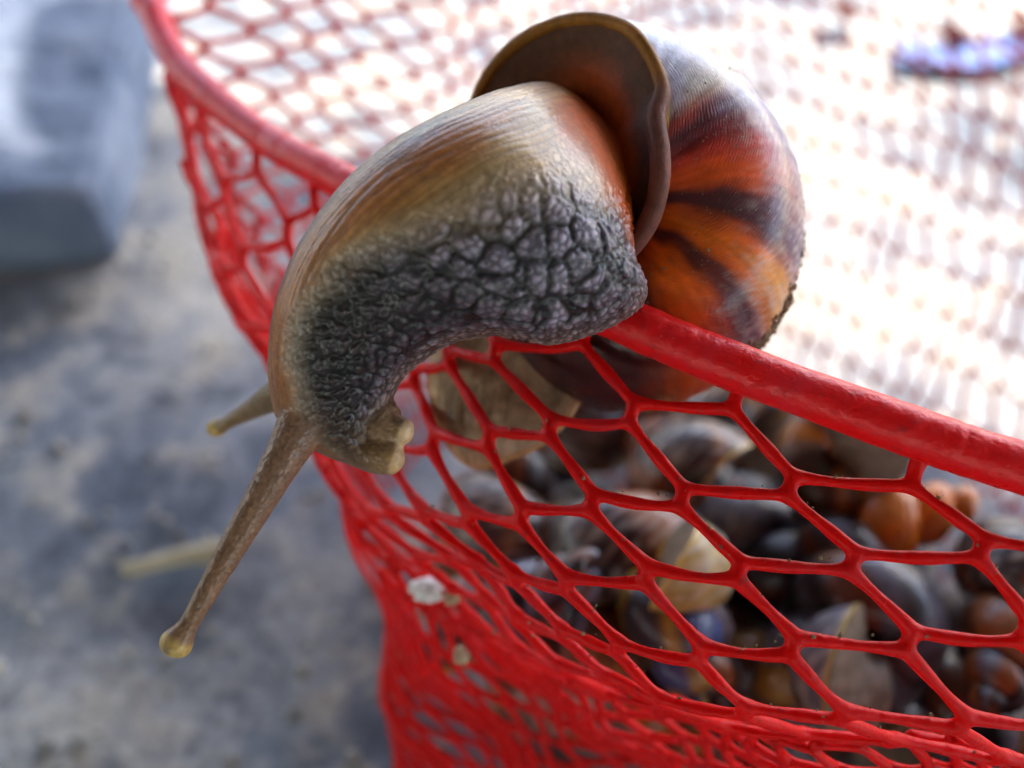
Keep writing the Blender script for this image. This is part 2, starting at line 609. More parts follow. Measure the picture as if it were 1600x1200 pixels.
def strand(tb, fmap, p, q, r=W_R, n=9, sag=0.0, seed=0, rfun=None):
    f = np.linspace(0, 1, n)[:, None]
    line = p + (q - p) * f
    w = math.sin(seed * 12.9) * 0.03
    line = line + np.array([0.25, 1.0]) * ((sag + w) * np.sin(np.pi * f))
    P = fmap(line)
    e = np.linspace(-1, 1, n)
    R = r * (0.95 + 0.28 * np.abs(e) ** 5 + 0.11 * np.sin(seed * 7.7 + e * 4))
    tb.add(P, R * rfun(P) if rfun else R, cap=True)


def net(name, fmap, cells, tops, mat, sides=10, r=W_R, n=9, rfun=None, fuse=0.0):
    """a moulded net of six-sided cells; cells: set of (i, j) nodes; tops: nodes hanging from the rim"""
    tb = Tubes(sides)
    jit = lambda a: a + (np.array([hash2(np.array(a[0] * 100), np.array(a[1] * 100), 3), hash2(np.array(a[0] * 100), np.array(a[1] * 100), 4)]) - .5) * 0.09
    for (i, j) in sorted(cells):
        c = np.array([i, j], float)
        U, L = jit(c) - DL, jit(c) + DL
        P = fmap(U + (L - U) * np.linspace(-.1, 1.1, 5)[:, None])
        R = np.array([1.0, 1.12, 1.16, 1.12, 1.0]) * r
        tb.add(P, R * rfun(P) if rfun else R, cap=True)
        if (i + 1, j) in cells:
            strand(tb, fmap, U, jit(np.array([i + 1.0, j])) + DL, r, n, 0.035, i * 3.1 + j, rfun)
        if (i, j + 1) in cells:
            strand(tb, fmap, L, jit(np.array([i, j + 1.0])) - DL, r * 1.04, n, 0.0, i * 1.7 + j * 2.3, rfun)
    for (i, j) in tops:
        P = fmap(jit(np.array([i, j], float))[None] - DL)[0]
        d = np.linalg.norm(RIM - P, axis=1)
        Q = RIM[int(np.argmin(d))]
        f = np.linspace(-.1, 1, 7)[:, None]
        tb.add(P + (Q - P) * f, np.array([1.15, 1.25, 1.35, 1.55, 1.95, 2.5, 2.9]) * r, cap=True)
    if not fuse:
        return child(tb.build(name, mat), basket)
    m = tb.sides
    V, F = np.vstack(tb.V), [tuple(q) for q in np.vstack(tb.F).tolist()]
    k = 0
    for part in tb.V:
        nr = len(part)
        F.append(tuple(range(k, k + m))[::-1])
        F.append(tuple(range(k + nr - m, k + nr)))
        k += nr
    co, fv, ed = remeshed(V, F, fuse)
    co = relax(co, ed, 10)
    return child(mesh_obj(name, co, fv, mat), basket)


front = set()
for j in range(-8, 5):
    for i in range(-8, 5):
        if i <= j + 1 and not (j >= 4 and i < -6):
            front.add((i, j))
net("front_net", front_map, front, [(j + 1, j) for j in range(-8, 4)], RED_NET, 14, W_R, 11, None, 0.030)

# under the fold: from the lowest line of the sagging front down to the base
fold = catmull([at(272, 130, 20.9), at(296, 240, 20.4), at(350, 420, 19.0), at(420, 548, 18.4), at(500, 700, 17.9), at(560, 800, 17.3), at(632, 890, 17.0),
                at(740, 975, 16.9), at(880, 1062, 16.6), at(1030, 1100, 14.9), at(1246, 1147, 13.5), at(1400, 1162, 13.1), at(1560, 1190, 13.1),
                np.array([12, 3.6, CAM_H - 14.0]), np.array([18, 3.0, CAM_H - 14.0]), np.array([24, 5.5, CAM_H - 12.0])], 200)


def on_ground(px, py, z=0.0):
    k = (600.0 - py) / FPX * CP - SP
    d = (z - CAM_H) / k
    return at(px, py, d)


base_front = catmull([on_ground(a, b, FLOOR_Z) for a, b in [(430, 480), (470, 560), (520, 660), (575, 780), (640, 960), (645, 1120), (622, 1290),
                                                          (760, 1340), (900, 1350), (1050, 1360)]] +
                     [np.array(p + (FLOOR_Z,)) for p in [(5.0, 4.2), (7.2, 3.4), (10.0, 3.2), (13, 3.0), (18, 4.0), (24, 8)]], 200)
u_len = np.concatenate([[0], np.cumsum(np.linalg.norm(np.diff(fold, axis=0), axis=1))])


XCUT = float(u_len[int(np.argmin(np.linalg.norm(fold - at(590, 840, 17.1), axis=1)))])


def make_under(px, py):
    def under_map(q):
        q = np.atleast_2d(q)
        x = px * q[:, 0] + px * .5 * q[:, 1]
        y = py * q[:, 1]
        A = np.stack([np.interp(x, u_len, fold[:, k]) for k in range(3)], -1)
        B = np.stack([np.interp(x, u_len, base_front[:, k]) for k in range(3)], -1)
        H = np.linalg.norm(B - A, axis=1)
        f = (y / H)[:, None]
        P = A + (B - A) * f
        bul = np.sin(np.pi * np.clip(f, 0, 1)) * 0.15
        return P + bul * np.array([-0.6, -0.8, 0]) + 0.16 * np.stack([np.sin(x * 1.9 + y), np.cos(x * 1.3 - y * 1.7), np.sin(x * .8) * 0], -1)
    return under_map


def under_cells(px, py, x0, x1):
    cells = set()
    for j in range(0, 30):
        for i in range(-30, 100):
            x, y = px * (i + .5 * j), py * j
            if x0 < x < x1:
                A = np.array([np.interp(x, u_len, fold[:, k]) for k in range(3)])
                B = np.array([np.interp(x, u_len, base_front[:, k]) for k in range(3)])
                if y <= np.linalg.norm(A - B) + 0.3:
                    cells.add((i, j))
    return cells


net("lower_net", make_under(0.62, 0.66), under_cells(0.62, 0.66, XCUT, u_len[-1] - 1), [], RED_NET, 7, 0.085, 5)
net("side_net", make_under(2.2, 1.5), under_cells(2.2, 1.5, 0.2, XCUT + 1.0), [], RED_NET, 7, 0.065, 6)

# side and back walls
k0 = int(np.argmin(np.linalg.norm(RIM - at(300, 120, 20.4), axis=1)))
k1 = int(np.argmin(np.linalg.norm(RIM - np.array([21, 4.8, RIM_Z]), axis=1)))
wall_top = np.vstack([RIM[k0:], RIM[:k1 + 1]]) if k1 < k0 else RIM[k0:k1 + 1]
cx, cy = 12.0, 19.5
wl_len = np.concatenate([[0], np.cumsum(np.linalg.norm(np.diff(wall_top, axis=0), axis=1))])
WALL_H = RIM_Z - FLOOR_Z


def taper(n, e):
    """where the base edge lies under a point of the rim (n across the basket, e along it)"""
    return 8 + (n - 8) * .44, 3 + (e - 3) * .62


def wall_map(q):
    q = np.atleast_2d(q)
    x = 1.32 * q[:, 0] + 0.66 * q[:, 1]
    y = 0.92 * q[:, 1]
    A = np.stack([np.interp(x, wl_len, wall_top[:, k]) for k in range(3)], -1)
    f = np.clip(y / WALL_H, 0, 1.2) ** 1.15
    an, ae = (A[:, 0] + A[:, 1]) * .7071, (A[:, 1] - A[:, 0]) * .7071
    bn, be = taper(an, ae)
    an, ae = an + (bn - an) * f, ae + (be - ae) * f
    P = np.stack([(an - ae) * .7071, (an + ae) * .7071, A[:, 2] - y * (1 - .06 * np.sin(np.pi * np.clip(f, 0, 1)))], -1)
    return P + 0.18 * np.stack([np.sin(x * .9 + y * .5), np.cos(x * .7), 0 * x], -1)


cells = set()
for j in range(0, 19):
    for i in range(-14, 90):
        x, y = 1.32 * i + .66 * j, 0.92 * j
        if 0 <= x <= wl_len[-1] and y <= WALL_H - 0.6:
            cells.add((i, j))
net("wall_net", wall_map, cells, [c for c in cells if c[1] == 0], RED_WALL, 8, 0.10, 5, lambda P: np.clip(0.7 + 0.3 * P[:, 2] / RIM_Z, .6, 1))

# base
bn, be = taper((RIM[:, 0] + RIM[:, 1]) * .7071, (RIM[:, 1] - RIM[:, 0]) * .7071)
bot = np.stack([(bn - be) * .7071, (bn + be) * .7071], -1)


def inside(x, y, poly):
    a, b = poly, np.roll(poly, -1, axis=0)
    c = ((a[:, 1] > y) != (b[:, 1] > y)) & (x < (b[:, 0] - a[:, 0]) * (y - a[:, 1]) / (b[:, 1] - a[:, 1] + 1e-12) + a[:, 0])
    return bool(c.sum() % 2)


def base_map(q):
    q = np.atleast_2d(q)
    x = 2.3 * q[:, 0] + 1.15 * q[:, 1]
    y = 1.6 * q[:, 1]
    e, n = np.array([0.707, -0.707]), np.array([0.707, 0.707])
    XY = np.array([cx, cy]) + x[:, None] * e + y[:, None] * n
    return np.stack([XY[:, 0], XY[:, 1], FLOOR_Z + 0.1 * np.sin(x * .8) * np.cos(y * .7)], -1)


cells = set()
for j in range(-18, 19):
    for i in range(-30, 31):
        P = base_map(np.array([[i, j]], float))[0]
        if inside(P[0], P[1], bot):
            cells.add((i, j))
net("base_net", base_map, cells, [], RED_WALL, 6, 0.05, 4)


# ------------------------------------------------------------------ snail shells
STRIPES = [  # angle seen from the base, inner colour, outer colour; blue-white ones mix pale shell and painted sky sheen
    (-420, (70, 25, 25), (90, 60, 50)), (-380, (190, 90, 20), (170, 120, 70)), (-340, (75, 25, 28), (95, 70, 80)), (-300, (200, 100, 25), (190, 140, 70)),
    (-260, (70, 22, 25), (80, 50, 60)), (-225, (205, 105, 25), (190, 140, 70)), (-190, (72, 22, 26), (85, 55, 62)), (-160, (190, 88, 20), (170, 120, 60)),
    (-130, (80, 26, 22), (95, 60, 60)), (-105, (58, 16, 16), (60, 24, 24)), (-88, (50, 12, 14), (58, 18, 20)), (-76, (110, 42, 12), (112, 52, 24)),
    (-62, (226, 104, 6), (170, 72, 14)), (-52, (222, 100, 6), (156, 60, 20)), (-45, (110, 34, 22), (96, 46, 62)), (-39, (88, 26, 30), (98, 54, 78)),
    (-33, (214, 98, 10), (196, 122, 34)), (-25, (228, 114, 12), (216, 150, 52)), (-19, (196, 84, 16), (150, 86, 74)), (-13, (84, 26, 34), (104, 70, 98)),
    (-5, (92, 28, 34), (112, 82, 108)), (2, (214, 86, 10), (160, 124, 126)), (10, (220, 84, 10), (152, 132, 146)), (18, (190, 52, 14), (132, 118, 146)),
    (27, (140, 28, 22), (124, 120, 156)), (36, (86, 24, 38), (136, 136, 172)), (44, (150, 50, 34), (196, 180, 164)), (52, (110, 36, 40), (178, 168, 166)),
    (60, (84, 30, 44), (166, 162, 182)), (75, (160, 148, 160), (196, 198, 220)), (90, (182, 176, 180), (206, 208, 226)), (110, (200, 194, 186), (210, 208, 210)),
    (170, (200, 185, 140), (200, 185, 140))]


def lip_angle(ph):
    """where the whorl ends, for the section angle ph in degrees (-90 base side, 0 outer side, 90 apex side)"""
    xp = [-180, -150, -120, -100, -80, -60, -40, -20, 0, 20, 40, 60, 90, 120, 150, 180]
    yp = [34, 32, 36, 56, 76, 90, 106, 120, 132, 142, 150, 156, 160, 150, 100, 34]
    return np.interp(ph, xp, yp)


def make_shell(R_end, W, H, b_ratio, nth, nph, turns, seed, stripes, noise_amt=1.0):
    """helical whorl in the shell's own frame: x right, y up seen from the base, z towards the apex (cm)"""
    ph = np.linspace(-180, 180, nph, endpoint=False)
    e = lip_angle(ph)
    s = np.linspace(0, 1, nth)
    al = e[None, :] + (s[:, None] - 1) * (turns * 360 + e[None, :] * 0)
    w = W ** ((al - 142) / 360)
    R = R_end * w
    a0, c0, b0 = 0.53 * R, 0.47 * R, b_ratio * R
    pr = np.radians(ph)[None, :]
    cs, sn = np.cos(pr), np.sin(pr)
    rad = c0 + a0 * np.sign(cs) * np.abs(cs) ** 0.95
    zz = H * (1 - w) + b0 * sn
    ridge_u = al / 1.1 + 5 * fbm(al / 30, np.broadcast_to(ph[None, :] / 40, al.shape), seed + 3)
    rid = vnoise(ridge_u, np.broadcast_to(ph[None, :] / 90.0, al.shape), seed)
    rid2 = vnoise(ridge_u * .22, np.broadcast_to(ph[None, :] / 120.0, al.shape), seed + 5)
    rad = rad + R * (0.004 * (rid - .5) + 0.012 * (rid2 - .5)) * np.maximum(cs, 0.2)
    ar = np.radians(al)
    V = np.stack([rad * np.cos(ar), rad * np.sin(ar), zz], -1).reshape(-1, 3)
    F = grid_faces(nth, nph, True)
    # colours
    A = al.ravel()
    PH = np.broadcast_to(ph[None, :], al.shape).ravel()
    rr = (rad / R).ravel()
    wob = (fbm(A / 14, rr * 5, seed + 21, 4) - .5) * 13 * noise_amt + (fbm(A / 3, rr * 3, seed + 31, 3) - .5) * 4
    # stripes of the older whorls repeat
    Aw = A + wob
    Aw = np.where(Aw < -420, -420 + np.mod(Aw + 420, 280), Aw)
    xs = np.array([q[0] for q in stripes], float)
    ci = np.array([lin(*q[1]) for q in stripes])
    co = np.array([lin(*q[2]) for q in stripes])
    inn = np.stack([np.interp(Aw, xs, ci[:, k]) for k in range(3)], -1)
    outc = np.stack([np.interp(Aw, xs, co[:, k]) for k in range(3)], -1)
    edge = rr + 0.25 * (fbm(A / 9, rr * 7, seed + 41, 4) - .5)
    C = mix(inn, outc, sstep(0.62, 0.97, edge + .36 * sstep(22, 58, Aw)))
    line = vnoise(ridge_u.ravel() * 1.0, rr * 9, seed + 51)
    C = C ** (1.10 - .18 * sstep(35, 70, A))[:, None] * (0.62 + 0.62 * line)[:, None]
    worn = sstep(0.60, 0.80, fbm(A / 2.2, rr * 16, seed + 61, 4)) * sstep(0.6, 0.95, rr)
    C = mix(C, np.broadcast_to(lin(205, 200, 200), C.shape), worn * 0.45 * sstep(-70, -20, A))
    streak = sstep(0.62, 0.75, vnoise(ridge_u.ravel() * 2.1, rr * 14, seed + 71)) * sstep(0.5, 0.9, rr)
    C = mix(C, np.broadcast_to(lin(190, 175, 160), C.shape), streak * 0.5 * sstep(-70, -20, A))
    E = np.broadcast_to(e[None, :], al.shape).ravel()
    lipc = sstep(5, 0.5, E - A)
    C = mix(C, np.broadcast_to(lin(206, 170, 84), C.shape), lipc * 0.9)
    return V, F, np.clip(C, 0, 1), rid.ravel()


# the climbing snail
snail = empty("climbing_snail")
SNAIL_O = at(930, 500, 13.6)
snail.location = tuple(SNAIL_O * S)
tag(snail, "large snail with dark wrinkled body and orange striped shell climbing over the red rim", "snail")

SH_O = at(968, 330, 13.9)
apex = 0.10 * CAM_R - 0.30 * CAM_U - 0.95 * CAM_B
apex /= np.linalg.norm(apex)
e2 = CAM_U - apex * np.dot(CAM_U, apex); e2 /= np.linalg.norm(e2)
e1 = CAM_R - apex * np.dot(CAM_R, apex) - e2 * np.dot(CAM_R, e2); e1 /= np.linalg.norm(e1)
SHELL_R, SHELL_W, SHELL_H = 3.62, 1.45, 8.0


def to_world(V):
    return SH_O + V[:, :1] * e1 + V[:, 1:2] * e2 + V[:, 2:3] * apex


V, F, C, rid = make_shell(SHELL_R, SHELL_W, SHELL_H, 0.60, 1100, 200, 3.2, 4, STRIPES)
shell = mesh_obj("shell", to_world(V), F, SHELL, None, True, C, {"ridge": rid})
child(shell, snail)
LIP_LOCAL = V[-200:]
LIP = to_world(LIP_LOCAL)
INNER = plain("shell_inside", (0.035, 0.016, 0.010), (0.10, 0.05, 0.025), 150, 0.5, 0.3)
LIPM, nt, p = new_mat("shell_lip")
p.inputs["Base Color"].default_value = (0.36, 0.22, 0.07, 1)
p.inputs["Roughness"].default_value = 0.4
p.inputs["Subsurface Weight"].default_value = 0.5
p.inputs["Subsurface Radius"].default_value = (1, .6, .2)
p.inputs["Subsurface Scale"].default_value = 0.002
shell.data.materials.append(INNER)
shell.data.materials.append(LIPM)
sm = shell.modifiers.new("thickness", 'SOLIDIFY')
sm.thickness = 0.0012
sm.offset = -1
sm.material_offset = 1
sm.material_offset_rim = 2

# ---- body: ring table (left edge px, py, depth; right edge px, py, depth; front bulge; back bulge)
rings = np.array([
    (905, 160, 15.0, 975, 235, 14.9, 0.4, 0.5),
    (850, 133, 14.0, 984, 262, 14.1, 0.8, 0.8),
    (782, 140, 12.9, 984, 335, 13.5, 1.15, 1.0),
    (715, 165, 12.2, 984, 405, 13.2, 1.38, 1.0),
    (655, 194, 11.95, 1003, 468, 13.0, 1.5, 0.8),
    (590, 236, 11.9, 950, 512, 12.9, 1.55, 0.7),
    (520, 303, 12.0, 862, 540, 12.7, 1.5, 0.7),
    (464, 390, 12.3, 785, 528, 12.6, 1.35, 0.7),
    (432, 480, 12.5, 712, 538, 12.6, 1.2, 0.7),
    (423, 555, 12.7, 645, 580, 12.7, 1.05, 0.75),
    (428, 615, 12.9, 612, 628, 12.8, 0.92, 0.75),
    (446, 664, 13.0, 600, 668, 12.8, 0.78, 0.7),
    (490, 700, 13.0, 604, 700, 12.9, 0.58, 0.5),
    (540, 722, 13.1, 606, 716, 12.9, 0.32, 0.3),
    (570, 728, 13.1, 596, 724, 13.0, 0.06, 0.06)], dtype=float)


def sweep(rg, n, m, power=1.0):
    rr_ = catmull(rg, n)
    Lp = np.array([at(*r[0:3]) for r in rr_])
    Rp = np.array([at(*r[3:6]) for r in rr_])
    Cn = (Lp + Rp) / 2
    u = (Rp - Lp) / 2
    T = np.gradient(Cn, axis=0)
    uh = u / (np.linalg.norm(u, axis=1)[:, None] + 1e-9)
    nrm = CAM_B - (uh @ CAM_B)[:, None] * uh
    nrm /= np.linalg.norm(nrm, axis=1)[:, None] + 1e-9
    a = np.linspace(-math.pi, math.pi, m, endpoint=False)
    ca, sa = np.cos(a), np.sin(a)
    h = np.where(sa[None, :] > 0, rr_[:, 6:7], rr_[:, 7:8])
    P = Cn[:, None, :] + u[:, None, :] * (np.sign(ca) * np.abs(ca) ** power)[None, :, None] + nrm[:, None, :] * (h * sa[None, :])[:, :, None]
    st = np.stack(np.broadcast_arrays(np.linspace(0, 1, n)[:, None], ca[None, :], sa[None, :]), -1)
    ln = np.concatenate([[0], np.cumsum(np.linalg.norm(np.diff(Cn, axis=0), axis=1))])
    wid = np.linalg.norm(u, axis=1)
    k0 = m // 2                                     # the right edge
    seg = np.linalg.norm(np.diff(P, axis=1), axis=2)
    arc = np.concatenate([np.zeros((n, 1)), np.cumsum(seg, axis=1)], axis=1)
    arc = arc - arc[:, k0:k0 + 1]
    ext = np.stack(np.broadcast_arrays(ln[:, None], arc, arc[:, -1:] - np.abs(arc)), -1)
    return P.reshape(-1, 3), st.reshape(-1, 3), ext.reshape(-1, 3)


def capped(P, n, m):
    F = [tuple(f) for f in grid_faces(n, m, True)]
    F.append(tuple(range(m))[::-1])
    F.append(tuple(range((n - 1) * m, n * m)))
    return F


def blob_sweep(path, radii, n, m):
    """a bent finger: control points (px, py, depth), radii in cm"""
    Q = catmull(np.array([at(*q) for q in path]), n)
    R = catmull(np.array(radii, float)[:, None], n)[:, 0]
    T, N, B = frames(Q)
    a = np.linspace(-math.pi, math.pi, m, endpoint=False)
    P = Q[:, None, :] + R[:, None, None] * (np.cos(a)[None, :, None] * N[:, None, :] + np.sin(a)[None, :, None] * B[:, None, :])
    st = np.stack(np.broadcast_arrays(np.linspace(0, 1, n)[:, None], np.cos(a)[None, :], np.sin(a)[None, :]), -1)
    ln = np.concatenate([[0], np.cumsum(np.linalg.norm(np.diff(Q, axis=0), axis=1))])
    ext = np.stack(np.broadcast_arrays(ln[:, None], (a[None, :] * 0 + 1) * R[:, None]), -1)
    return P.reshape(-1, 3), st.reshape(-1, 3), ext.reshape(-1, 2)


parts = {}
parts["body"] = (sweep(rings, 420, 320, 0.86), 420, 320)
parts["near"] = (blob_sweep([(520, 630, 12.7), (478, 660, 12.45), (448, 708, 12.3), (410, 775, 12.2), (360, 860, 12.1), (318, 935, 12.0), (295, 975, 12.0), (283, 994, 12.0), (275, 1006, 12.0), (268, 1017, 12.0), (265, 1022, 12.0)],
                            [0.50, 0.40, 0.30, 0.245, 0.20, 0.155, 0.145, 0.20, 0.235, 0.18, 0.03], 300, 48), 300, 48)
parts["far"] = (blob_sweep([(480, 590, 13.8), (432, 617, 14.2), (400, 636, 14.6), (365, 655, 15.0), (350, 663, 15.1), (342, 667, 15.2), (334, 670, 15.2), (329, 672, 15.3)],
                           [0.36, 0.26, 0.19, 0.135, 0.125, 0.16, 0.15, 0.03], 160, 40), 160, 40)
parts["palp_a"] = (blob_sweep([(585, 640, 12.8), (600, 668, 12.65), (622, 676, 12.55), (634, 680, 12.5), (644, 686, 12.5)], [0.34, 0.34, 0.25, 0.22, 0.06], 80, 40), 80, 40)
parts["palp_b"] = (blob_sweep([(555, 690, 12.85), (585, 706, 12.65), (607, 714, 12.5), (622, 720, 12.45), (632, 723, 12.45)], [0.36, 0.32, 0.27, 0.21, 0.06], 80, 40), 80, 40)
foot_rings = np.array([
    (850, 250, 14.6, 985, 285, 14.4, 0.5, 0.6), (790, 360, 14.8, 988, 400, 14.4, 0.45, 0.55), (715, 445, 14.9, 988, 470, 14.4, 0.45, 0.5), (690, 500, 14.9, 985, 500, 14.5, 0.5, 0.5), (670, 570, 14.9, 965, 540, 14.6, 0.55, 0.5),
    (672, 625, 14.8, 930, 590, 14.6, 0.52, 0.45), (684, 672, 14.7, 908, 632, 14.4, 0.46, 0.4), (706, 708, 14.7, 884, 664, 14.2, 0.36, 0.3),
    (735, 730, 14.7, 850, 696, 14.2, 0.22, 0.2), (760, 735, 14.7, 815, 712, 14.3, 0.05, 0.05)], float)
foot_rings[2:, [2, 5]] += 0.50                # behind the strands of the net
parts["foot"] = (sweep(foot_rings, 200, 160, 0.95), 200, 160)

Vs, Fs, off = [], [], 0
for k, ((P, st, ext), n, m) in parts.items():
    Vs.append(P)
    Fs += [tuple(int(i) + off for i in f) for f in capped(P, n, m)]
    off += len(P)
co, fv, ed = remeshed(np.vstack(Vs), Fs, 0.024)
nv = len(co)


def smooth(x, it):
    return relax(x, ed, it)


co = smooth(co, 6)


def zone(name):
    (P, st, ext), n, m = parts[name]
    kd = kdtree.KDTree(len(P))
    for i, q in enumerate(P.tolist()):
        kd.insert(q, i)
    kd.balance()
    idx = np.zeros(nv, dtype=np.int64)
    dist = np.full(nv, 9.0)
    near_ = np.nonzero(((co > P.min(0) - 0.3) & (co < P.max(0) + 0.3)).all(1))[0]
    for i, q in zip(near_.tolist(), co[near_].tolist()):
        _, k, d = kd.find(q)
        idx[i] = k
        dist[i] = d
    return st[idx], ext[idx], dist


zones = {k: zone(k) for k in parts}
dmin = np.min(np.stack([z[2] for z in zones.values()]), axis=0)
wts = {k: np.exp(-(z[2] - dmin) / 0.05) for k, z in zones.items()}
tot = sum(wts.values())
wts = {k: w / tot for k, w in wts.items()}

col = np.zeros((nv, 3))
dsp = np.zeros(nv)
# main body pattern
st, ext, _ = zones["body"]
st = smooth(st.astype(float), 3); ext = smooth(ext.astype(float), 3)
s_, c_, f_ = st[:, 0], st[:, 1], st[:, 2]
ln, wd, tl = ext[:, 0], ext[:, 1], ext[:, 2]
tx = wd                                    # distance across, cm (0 at the right edge)
wx = (fbm(ln * 1.3, tx * 1.3, 61, 3) - .5) * 0.7
wy = (fbm(ln * 1.3 + 9, tx * 1.3 + 4, 62, 3) - .5) * 0.7
W3 = co + np.stack([wx, wy, wx - wy], -1) * .35
b1, b2, bid = worley3(W3 * 2.5, 5, 1.0)             # large wrinkle cells
m1, m2, mid_ = worley3((co + (W3 - co) * .5) * 8.0, 6)   # small cells
g1, g2, _ = worley(ln * 0.55, (tl + wy * .12) * 8.0, 7)      # long grooves
q1, q2, _ = worley3(co * 15.0, 8)
e1_, e2_, eid = worley3(W3 * 4.4, 12)   # middle cells, towards head and edge
wsm = np.clip(sstep(.46, .62, s_) + sstep(.62, .95, c_) + sstep(.26, .14, s_), 0, 1)
big = sstep(0.02, 0.30, b2 - b1) * (1 - wsm) + sstep(0.0, 0.34, e2_ - e1_) * wsm
b1 = b1 * (1 - wsm) + e1_ * .6 * wsm
bid = np.where(wsm > .5, eid, bid)
med = sstep(0.0, 0.52, m2 - m1)
grv = sstep(0.0, 0.40, g2 - g1)
fin = sstep(0.0, 0.45, q2 - q1)
pos = c_ + 0.16 * (fbm(ln * 1.6, tx * 1.6, 33, 3) - .5)
thr = np.interp(s_, [0, .12, .18, .24, .34, .43, .50, .57, .65, .72, .79, 1], [1.2, .70, .38, -.06, -.20, -.28, -.36, -.42, -.34, -.12, 0, .3])
z_big = sstep(-0.34, 0.26, pos - thr)
z_str = sstep(0.0, -0.32, pos - np.minimum(thr, -.05)) * (1 - z_big)
edge_ = sstep(0.72, 0.97, pos)
rel_big = ((0.040 - .012 * wsm) * (big - 1) * (1 - .6 * edge_) + 0.016 * (med - 1) - 0.020 * np.clip(b1, 0, 1) ** 2 - 0.010 * np.clip(m1, 0, 1))
dsp += wts["body"] * (z_big * rel_big + (1 - z_big) * (1 - z_str) * (0.018 * (med - 1) + 0.006 * (fin - 1)) * sstep(.15, .27, s_) + z_str * 0.008 * (grv - 1) + 0.004 * (fin - 1))
tan = lin(166, 134, 88)[None]; gold = lin(164, 98, 38)[None]; brown = lin(94, 56, 30)[None]; dark = lin(9, 5, 6)[None]
grey = lin(146, 134, 150)[None]; cream = lin(194, 168, 142)[None]; pink = lin(150, 128, 122)[None]
left = mix(brown * .8, gold, sstep(-1.0, -0.82, pos + .05 * (fbm(ln * .6, tx * 7, 72, 2) - .5)))
left = mix(left, np.broadcast_to(tan, left.shape), np.clip(sstep(-0.72, -0.40, pos) * (1 - sstep(.45, .70, s_)) + 0.5 * sstep(.34, .14, s_), 0, 1))
left = mix(left, np.broadcast_to(lin(112, 72, 38)[None], left.shape), 0.7 * sstep(.55, .85, s_))
left = mix(np.broadcast_to(lin(84, 52, 28)[None], left.shape), left, 0.62 + 0.38 * grv)
strk = fbm(ln * .35, (tl + wy * .1) * 7.5, 71, 3)
left = left * (0.74 + 0.52 * strk)[:, None]
up = mix(cream * 0.45, cream, (0.30 + 0.70 * med) * (.7 + .3 * fin))
up = up * (0.74 + 0.5 * fbm(ln * 1.4, tx * 1.8, 81, 3))[:, None]
shade_ = hash2(np.floor(bid * 997), np.floor(bid * 313), 2)
bl = sstep(.36, .58, s_) * sstep(.95, .35, pos)
ridge = mix(grey * .70, grey * 1.35, shade_)
ridge = mix(ridge, ridge * np.array([[.20, .15, .13]]), bl)
cre = big * (0.22 + 0.78 * med * (.7 + .3 * fin))
cre = cre * (1 - bl * (0.25 + 0.75 * sstep(.42, .62, fbm(ln * 1.5, tx * 1.5, 93, 2))))
ridge = mix(dark, ridge, cre)
lowf = mix(dark * 2.5, pink, 0.12 + 0.88 * med * (.6 + .4 * big))
body = mix(up, ridge, z_big)
body = mix(body, lowf, edge_ * .85 * sstep(.12, .30, s_))
body = mix(body, left, z_str)
hd = sstep(.70, .84, s_)
headc = mix(np.broadcast_to(lin(26, 15, 12)[None], body.shape), np.broadcast_to(lin(104, 72, 44)[None], body.shape), 0.1 + .6 * med)
body = mix(body, headc, hd * sstep(-.35, .05, pos) * .85)
body = mix(body, np.broadcast_to(lin(112, 80, 50)[None], body.shape) * (.6 + .6 * strk)[:, None], sstep(.88, .96, s_))
back_ = sstep(0.0, -0.35, f_)
body = mix(body, np.broadcast_to(lin(150, 125, 88)[None], body.shape), back_)
orange = lin(178, 78, 18)[None]
body = mix(body, np.broadcast_to(orange, body.shape), sstep(.21, .11, s_ - 0.06 * c_ + .05 * (fbm(ln * 2, tx * 2, 55, 2) - .5)) * sstep(-.8, -.1, c_) * .95)
body = mix(body, np.broadcast_to(lin(60, 30, 20)[None], body.shape), sstep(.065, .03, s_))
col += wts["body"][:, None] * body


def finger_col(name, c0, c1, tip, t0, spot=None):
    global col, dsp
    st, ext, _ = zones[name]
    s = st[:, 0]
    a = np.arctan2(st[:, 2], st[:, 1]) * ext[:, 1]
    f1, f2, _ = worley(ext[:, 0] * 9, a * 12 + 3 * f_ * 0, 15)
    g = sstep(0, .5, f2 - f1)
    c = mix(lin(*c0)[None], lin(*c1)[None], s)
    c = c * (0.78 + 0.28 * g)[:, None]
    c = mix(c, np.broadcast_to(lin(*tip)[None], c.shape), sstep(t0 - .05, t0 + .03, s))
    col = col + wts[name][:, None] * c
    dsp = dsp + wts[name] * 0.010 * (g - 1) * sstep(t0, t0 - .15, s)


finger_col("near", (126, 92, 72), (136, 102, 70), (180, 148, 84), .72)
finger_col("far", (112, 86, 58), (140, 108, 66), (184, 150, 80), .66)
finger_col("palp_a", (112, 80, 54), (186, 150, 112), (200, 166, 126), .7)
finger_col("palp_b", (104, 72, 46), (168, 130, 88), (188, 152, 106), .7)
st, ext, _ = zones["foot"]
fx = fbm(ext[:, 0] * 2.2, st[:, 1] * ext[:, 1] * 2.2, 101, 4)
fl = vnoise(ext[:, 0] * 3 + st[:, 1] * 3, st[:, 1] * ext[:, 1] * 14, 103)
fc = mix(lin(112, 88, 64)[None], lin(176, 152, 122)[None], np.clip(fx * 1.3 - .15, 0, 1)) * (0.8 + .35 * fl)[:, None]
fc = mix(fc, np.broadcast_to(lin(168, 112, 44)[None], fc.shape), sstep(.72, .98, np.abs(st[:, 1])) * .7)
fc = mix(fc, np.broadcast_to(lin(178, 128, 60)[None], fc.shape), sstep(.83, .96, st[:, 0]) * .7)
col += wts["foot"][:, None] * fc
